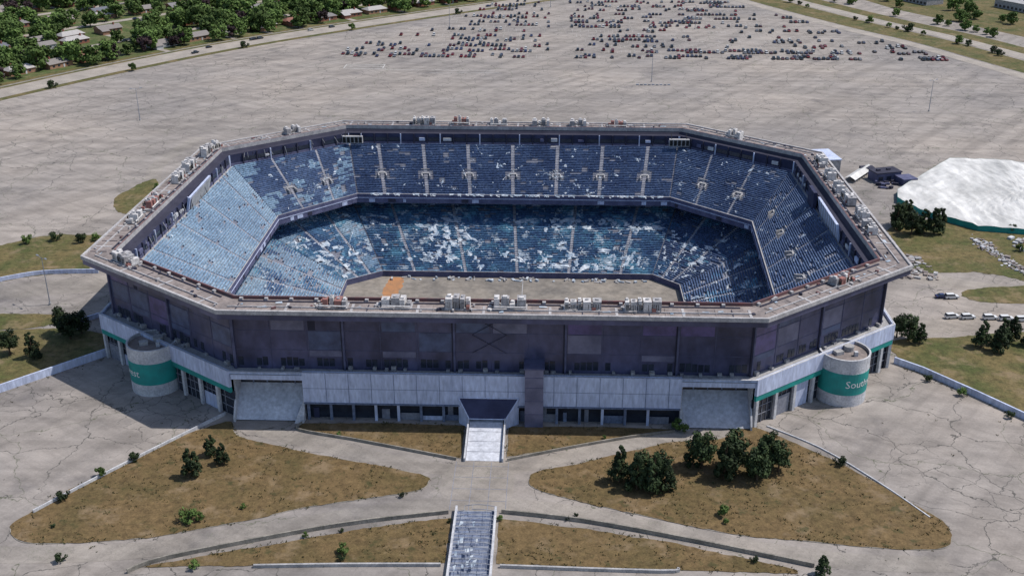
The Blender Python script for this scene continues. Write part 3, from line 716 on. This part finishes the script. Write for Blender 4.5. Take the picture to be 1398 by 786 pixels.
def inpoly(x,y,P):
    c=False;j=len(P)-1
    for i in range(len(P)):
        if (P[i][1]>y)!=(P[j][1]>y) and x<(P[j][0]-P[i][0])*(y-P[i][1])/(P[j][1]-P[i][1])+P[i][0]: c=not c
        j=i
    return c
def tuft(x,y,s,gp=.45):
    for k in range(4):
        a=U(0,6.28); w=U(.15,.4)*s; h=U(.12,.4)*s; b.face([(x,y,.1),(x+w*math.cos(a),y+w*math.sin(a),.1),(x+w*1.2*math.cos(a)+U(-.2,.2),y+w*1.2*math.sin(a)+U(-.2,.2),.14+h)],1 if R()<gp else 0)
for q in range(8500):
    x,y=U(-109,108),U(-153,-91)
    if not any(inpoly(x,y,P) for P in (G1,G2,G3,G4,G5,G6)): continue
    if noise.noise(Vector((x*.12,y*.12,3)))<U(-.3,.5): continue
    tuft(x,y,U(.6,1.5))
for P in (G1,G2,G3,G4,G5,G6,pts("-160,-94 -141,-80 -118,-56 -116,-54"),pts("119,-53 125,-59 136,-73 150,-92")):
    for i in range(len(P)-1):
        a,c=Vector(P[i]),Vector(P[i+1])
        for q in range(int((c-a).length*1.1)):
            p=a.lerp(c,R())+Vector((random.gauss(0,.35),random.gauss(0,.35)))
            if noise.noise(Vector((p.x*.2,p.y*.2,8)))>0: tuft(p.x,p.y,U(.6,1.6),.6)
for q in range(700):
    x,y=random.choice((U(-150,-75),U(78,150))),U(-150,-60)
    if abs(noise.noise(Vector((x*.05,y*.05,14))))<.03: tuft(x,y,U(.5,1.4),.6)
MAT['tuftA']=M('dry_tuft',(.18,.14,.07),(.1,.085,.04),1); MAT['tuftB']=M('green_tuft',(.06,.07,.025),(.035,.045,.018),1)
b.obj('weed_tufts',['tuftA','tuftB'])

hp=[]
for o in (35,52+36,52+70-18,158,176,228,246,298,316,368,386,438,456):
    d=30
    while d<700:
        p,a=along(d,o+U(-2,2)); d+=U(22,29)
        if R()<.15: continue
        inst(random.choice(HS),'brick_house',(p.x,p.y,.05),a+(0 if R()<.5 else math.pi)+U(-.05,.05)); hp.append(p)
for q in range(2700):
    d,o=U(20,720),U(19,470); p,a=along(d,o)
    if min((p-h).length for h in hp)<7.8: continue
    if abs((o+35)%70-35)<3.5: continue
    if noise.noise(Vector((p.x*.015,p.y*.015,0)))<-.3+U(-.2,.1): continue
    k=U(.6,1.25)
    if o<34 and R()<.45 or R()<.05: inst(random.choice(TP),'maple_tree',(p.x,p.y,0),U(0,6),U(.8,1.3))
    else: inst(random.choice(TD),'shade_tree',(p.x,p.y,0),U(0,6),(k,k,k*U(.85,1.1)))
for d,o in ((95,-14),(150,-15),(240,-14),(330,-14),(430,-15)):
    p,a=along(d,o); inst(random.choice(TB),'shrub',(p.x,p.y,0),0,1.8)
R2=pts("150,760 198,650 216,603 263,505 298,444 324,383 343,337 370,270 420,180")
ribbon('verge_strip',R2,26,.03,'grass2',shift=-22); ribbon('verge_strip',R2,16,.03,'grass2',shift=14); ribbon('road',R2,13,.06,'road'); ribbon('road_paint',R2,.3,.07,'paint_line')
ribbon('road',R2,10,.06,'road',shift=-42); sheet('suburb_lawn',[(230,760),(290,560),(360,430),(430,330),(900,330),(900,1200),(230,1200)],.035,'grass2',sm=False)
R2S=smooth(R2,False,8)
for q in range(110):
    i=random.randrange(4,len(R2S)-8); a=Vector(R2S[i]);c=Vector(R2S[i+1]); e=(c-a).normalized()
    p=a+Vector((-e.y,e.x))*(U(26,33) if R()<.33 else U(52,120))
    inst(random.choice(TD),'shade_tree',(p.x,p.y,0),U(0,6),U(.35,.8))
for q in range(26):
    i=random.randrange(4,len(R2S)-6); a=Vector(R2S[i]);c=Vector(R2S[i+1]); e=(c-a).normalized(); p=a+Vector((e.y,-e.x))*U(9,13); 
    if p.y<610: inst(random.choice(TB),'shrub',(p.x,p.y,0),U(0,6),U(1.0,2.6))
b=MB()
def shed(x,y,l,w,h,a,m1,m2):
    b.cbox(x,y,0,l,w,h,m1,a); b.cbox(x,y,h,l+.6,w+.6,.4,m2,a)
    for k in range(int(l/5)): b.cbox(x+(k*5-l/2+2.5)*math.cos(a),y+(k*5-l/2+2.5)*math.sin(a),h+.4,1.6,1.2,.7,m2,a)
    for k in range(int(l/4)):
        for sgn in (-1,1):
            px=(k*4-l/2+2); b.cbox(x+px*math.cos(a)-sgn*(w/2+.05)*math.sin(a),y+px*math.sin(a)+sgn*(w/2+.05)*math.cos(a),.8,2.2,.12,1.8,2,a)
shed(318,600,44,18,5,-1.1,0,1); shed(395,560,44,26,6,-1.1,0,1)
b.obj('warehouse',['hvG','conc2','glass'])
b=MB(); shed(140,140,9,16,6,.15,0,1); b.obj('service_building',['hvG','lav','glass'])
b=MB(); shed(163,124,12,7,4,.3,0,1); b.cbox(171,119,0,7,7,3,0,.3); b.cbox(158,134,0,6,4,2.6,1,.1)
for q in range(25): b.cbox(U(156,178),U(110,120),0,U(.8,2.5),U(.6,2),U(.5,1.8),random.choice((0,1,1)),U(0,3))
b.obj('storage_shed',['suite','soffit','glass'])
b=MB()
x,y,l,a=153,128,22,.95; ca,sa=math.cos(a),math.sin(a)
def tpt(s,c,z): return (x+ca*s-sa*c,y+sa*s+ca*c,z)
for k in range(8):
    s0,s1=-l/2+k*l/8,-l/2+(k+1)*l/8; zz=lambda s:2.9+.3*math.sin(s*2.3)
    b.face([tpt(s0,-2.6,1.6),tpt(s1,-2.6,1.6),tpt(s1,0,zz(s1)),tpt(s0,0,zz(s0))],0); b.face([tpt(s0,2.6,1.6),tpt(s1,2.6,1.6),tpt(s1,0,zz(s1)),tpt(s0,0,zz(s0))],0)
    for c in (-2.6,2.6): b.limb(tpt(s0,c,0),tpt(s0,c,1.6),.08,.08,5,1)
b.obj('canopy_tent',['membrane','metal'])

# large membrane building
TP_=pts("163,104 200,150 222,148 245,138 270,108 240,48 211,55 182,61 166,78 160,93")
b=MB(); C=Vector((212,98)); n=len(TP_); random.seed(3)
def tz(x,y,e): return 2.2+1.0*e+1.0*noise.noise(Vector((x*.05,y*.05,1)))*e+.8*abs(noise.noise(Vector((x*.22,y*.07,4))))+.35*noise.noise(Vector((x*.8,y*.8,4)))
EP=[]
for i in range(n):
    p,q=Vector(TP_[i]),Vector(TP_[(i+1)%n])
    for k in range(10): EP.append(p.lerp(q,k/10))
m=len(EP); rings=20
idx=[[EP[i].lerp(C,k/rings) for i in range(m)] for k in range(rings+1)]
for k in range(rings):
    for i in range(m):
        j=(i+1)%m; q=[idx[k][i],idx[k][j],idx[k+1][j],idx[k+1][i]]
        b.face([(p.x,p.y,tz(p.x,p.y,min(1,kk/rings*2.5))) for p,kk in zip(q,(k,k,k+1,k+1))],0)
for i in range(m):
    j=(i+1)%m; p,q=EP[i],EP[j]; b.face([(p.x,p.y,0),(q.x,q.y,0),(q.x,q.y,tz(q.x,q.y,0)+.05),(p.x,p.y,tz(p.x,p.y,0)+.05)],1)
b.obj('membrane_roof_hall',['membrane','teal'])
b=MB()
for q in range(300):
    t=R(); g=random.gauss(0,1.6); s=U(.15,.8)*(1+.8*(R()<.1)); x=178+t*6+g; y=52-t*34+random.gauss(0,2)
    b.cbox(x,y,0,s*U(1,2),s,s*U(.3,.9),random.choice((0,2,1,2)),U(0,3))
for q in range(90): s=U(.3,1.8); b.cbox(U(190,225),U(40,52)+random.gauss(0,1),0,s*1.6,s,s*.6,random.choice((0,1,2)),U(0,3))
for q in range(120): s=U(.3,1.5); b.cbox(U(140,150)+random.gauss(0,3),U(12,34),0,s*1.6,s,s*.5,random.choice((0,2,2)),U(0,3))
b.obj('rubble_pile',['conc2','white','deck'])

# ---------------------------------------------------------------- cars
def car(color,kind):
    b=MB(); W=.9
    if kind==0: prof=[(-2.25,.35),(2.2,.35),(2.28,.62),(2.1,.82),(1.15,.95),(-1.6,1.0),(-2.2,.92),(-2.3,.6)]; cab=[(1.1,.93),(.45,1.42),(-1.0,1.45),(-1.75,.97)]
    elif kind==1: prof=[(-2.3,.4),(2.25,.4),(2.35,.7),(2.2,1.0),(1.2,1.1),(-2.25,1.12),(-2.35,.7)]; cab=[(1.2,1.08),(.6,1.75),(-2.0,1.78),(-2.28,1.1)]
    else: prof=[(-2.7,.45),(2.6,.45),(2.7,.8),(2.55,1.1),(1.4,1.2),(-.9,1.2),(-.9,1.15),(-2.7,1.15)]; cab=[(1.4,1.18),(.9,1.85),(-.6,1.88),(-.85,1.18)]
    n=len(prof); k=len(b.v)
    for y in (-W,W):
        for x,z in prof: b.v.append((x,y,z))
    b.f+=[tuple(range(k,k+n)),tuple(range(k+n,k+2*n))]; b.m+=[0,0]
    for i in range(n): b.f.append((k+i,k+(i+1)%n,k+n+(i+1)%n,k+n+i)); b.m.append(0)
    k=len(b.v)
    for (x,z),w in zip(cab,(.84,.7,.7,.84)): b.v+=[(x,-w,z),(x,w,z)]
    b.f+=[(k,k+1,k+3,k+2),(k+2,k+3,k+5,k+4),(k+4,k+5,k+7,k+6),(k,k+2,k+4,k+6),(k+1,k+3,k+5,k+7)]; b.m+=[1,0,1,1,1]
    for x in (-1.4,1.4):
        for y in (-.92,.72):
            kk=len(b.v)
            for yy in (y,y+.2):
                for i in range(10): a=i*.6283; b.v.append((x+.33*math.cos(a),yy,.33+.33*math.sin(a)))
            b.f+=[tuple(range(kk,kk+10)),tuple(range(kk+10,kk+20))]+[(kk+i,kk+(i+1)%10,kk+10+(i+1)%10,kk+10+i) for i in range(10)]; b.m+=[2]*12
    for y in (-.65,.65): b.cbox(2.26,y,.62,.06,.35,.14,3); b.cbox(-2.3,y,.66,.06,.3,.14,4)
    m,nt,bs=nmat('car_paint'); bs.inputs['Base Color'].default_value=(*color,1); bs.inputs['Roughness'].default_value=.3; bs.inputs['Specular IOR Level'].default_value=.4
    return b.mesh('car',[m,MAT['glass'],MAT['black'],MAT['white'],MAT['hvR']])
cols=[(.015,.015,.02),(.02,.02,.03),(.16,.015,.02),(.2,.02,.025),(.5,.5,.5),(.16,.17,.19),(.02,.03,.10),(.05,.06,.07),(.03,.04,.05),(.08,.015,.02),(.015,.02,.05)]
CARS=[car(c,k%3 if k%5 else 0) for k,c in enumerate(cols)]; VAN=car((.65,.65,.65),1)
random.seed(21)
cnt=0
for row in range(13):
    y0=370+row*17.5
    xl=-125+max(0,(y0-385))*.5; xr=264-(y0-380)*.52
    for side in (0,1):
        x=xl
        while x<xr:
            x+=2.9
            if 14<x<30 or (row in (4,9) and side): continue
            dens=.24+.8*noise.noise(Vector((x*.02,y0*.03,2)))+(.36 if row<2 and x>20 else .32 if row<2 and x>-100 else .2 if row<4 and x<14 else 0)+(.22 if row>=6 and x>30 else .0)
            cl=noise.noise(Vector((x*.07,row*3.1+side*1.7,7)))
            if R()<dens*1.4 and cl>-.05 and cnt<950:
                inst(random.choice(CARS),'parked_car',(x+U(-.25,.25),y0+side*5.8+U(-.4,.4),.02),math.pi/2*(1 if R()<.5 else -1)+U(-.06,.06)); cnt+=1
for x,y,a in ((148,-3,.1),(151,-3.4,.1),(146,-19,.2),(151,-19.3,.15),(158,-19.5,.1),(163,-20,.1),(168,-20.5,.1),(200,40,.4)): inst(VAN if R()<.6 else random.choice(CARS),'parked_car',(x,y,.06),a)
for q in range(40):
    p,a=along(U(40,600),random.choice((66.5,73.5,136.5,143.5,206.5))); inst(random.choice(CARS),'parked_car',(p.x,p.y,.08),a)
for q in range(8):
    p,a=along(U(80,560),random.choice((-4,4))); inst(random.choice(CARS),'parked_car',(p.x,p.y,.1),a)
b=MB()
for row in range(13):
    y0=370+row*17.5; xl=-125+max(0,(y0-385))*.5; xr=262-(y0-380)*.52
    x=xl
    while x<xr:
        if R()<.45 and not 14<x<30: b.face([(x,y0-2.6,.012),(x+.12,y0-2.6,.012),(x+.12,y0+8.4,.012),(x,y0+8.4,.012)])
        x+=2.9
for x0,x1,y in ((-115,-90,340),(-115,-90,345),(-114,-88,334)): b.box8((x0,y,.005),(x1-x0,0,0),(0,.8,0),(0,0,.01))
for x0,x1,y in ((-88,-20,331),(-60,-16,324),(-42,-17,326)): b.box8((x0,y,.005),(x1-x0,0,0),(0,.35,0),(0,0,.01))
for x in (-115,-90.6): b.box8((x,334,.006),(.6,0,0),(0,11,0),(0,0,.012))
b.obj('parking_bay_lines',['paint_line'])
def lamp():
    b=MB(); b.cyl((0,0),.45,.45,0,.8,10,1); b.limb((0,0,.8),(0,0,17),.2,.1,8,0)
    for s in (-1,1): b.limb((0,0,16.6),(s*2.2,0,17.2),.07,.06,6,0); b.cbox(s*2.5,0,17.05,1.2,.5,.25,0)
    return b.mesh('lamp',['metal','conc2'])
LM=lamp()
for x,y in ((-200,209),(75,305),(219,242),(-151,-19),(122,-20),(-60,470),(120,470),(14,560)): inst(LM,'street_lamp',(x,y,0),U(0,3))
b=MB()
for q in range(9): b.cbox(66+q*2.3,296+(-1)**q*.3,0,1.7,.5,.8,q%2)
b.obj('traffic_barrier',['white','hvG'])

# ---------------------------------------------------------------- light & camera
w=bpy.data.worlds.new('World'); sc.world=w; w.use_nodes=True; nt=w.node_tree; nt.nodes.clear()
sky=nt.nodes.new('ShaderNodeTexSky'); sky.sky_type='NISHITA'; sky.sun_disc=False
sd=Vector((.6,.11,1)).normalized(); el=math.asin(sd.z); az=math.atan2(sd.x,sd.y)
sky.sun_elevation=el; sky.sun_rotation=az
bg=nt.nodes.new('ShaderNodeBackground'); bg.inputs[1].default_value=.13; wo=nt.nodes.new('ShaderNodeOutputWorld')
nt.links.new(sky.outputs[0],bg.inputs[0]); nt.links.new(bg.outputs[0],wo.inputs[0])
s=bpy.data.lights.new('sun','SUN'); s.energy=4.1; s.angle=math.radians(.5); s.color=(1,.95,.885)
so=bpy.data.objects.new('sun',s); COL.objects.link(so); so.rotation_euler=sd.to_track_quat('Z','Y').to_euler(); so.location=(200,100,300)
c=bpy.data.cameras.new('camera'); co=bpy.data.objects.new('camera',c); COL.objects.link(co); sc.camera=co
c.lens=38.63; c.sensor_width=36; c.clip_end=12000; c.clip_start=1
co.location=(14.5,-346,154); co.rotation_euler=(math.radians(90)-math.atan(.4447),0,math.radians(2))
sc.view_settings.view_transform='Standard'; sc.view_settings.look='None'; sc.view_settings.exposure=0
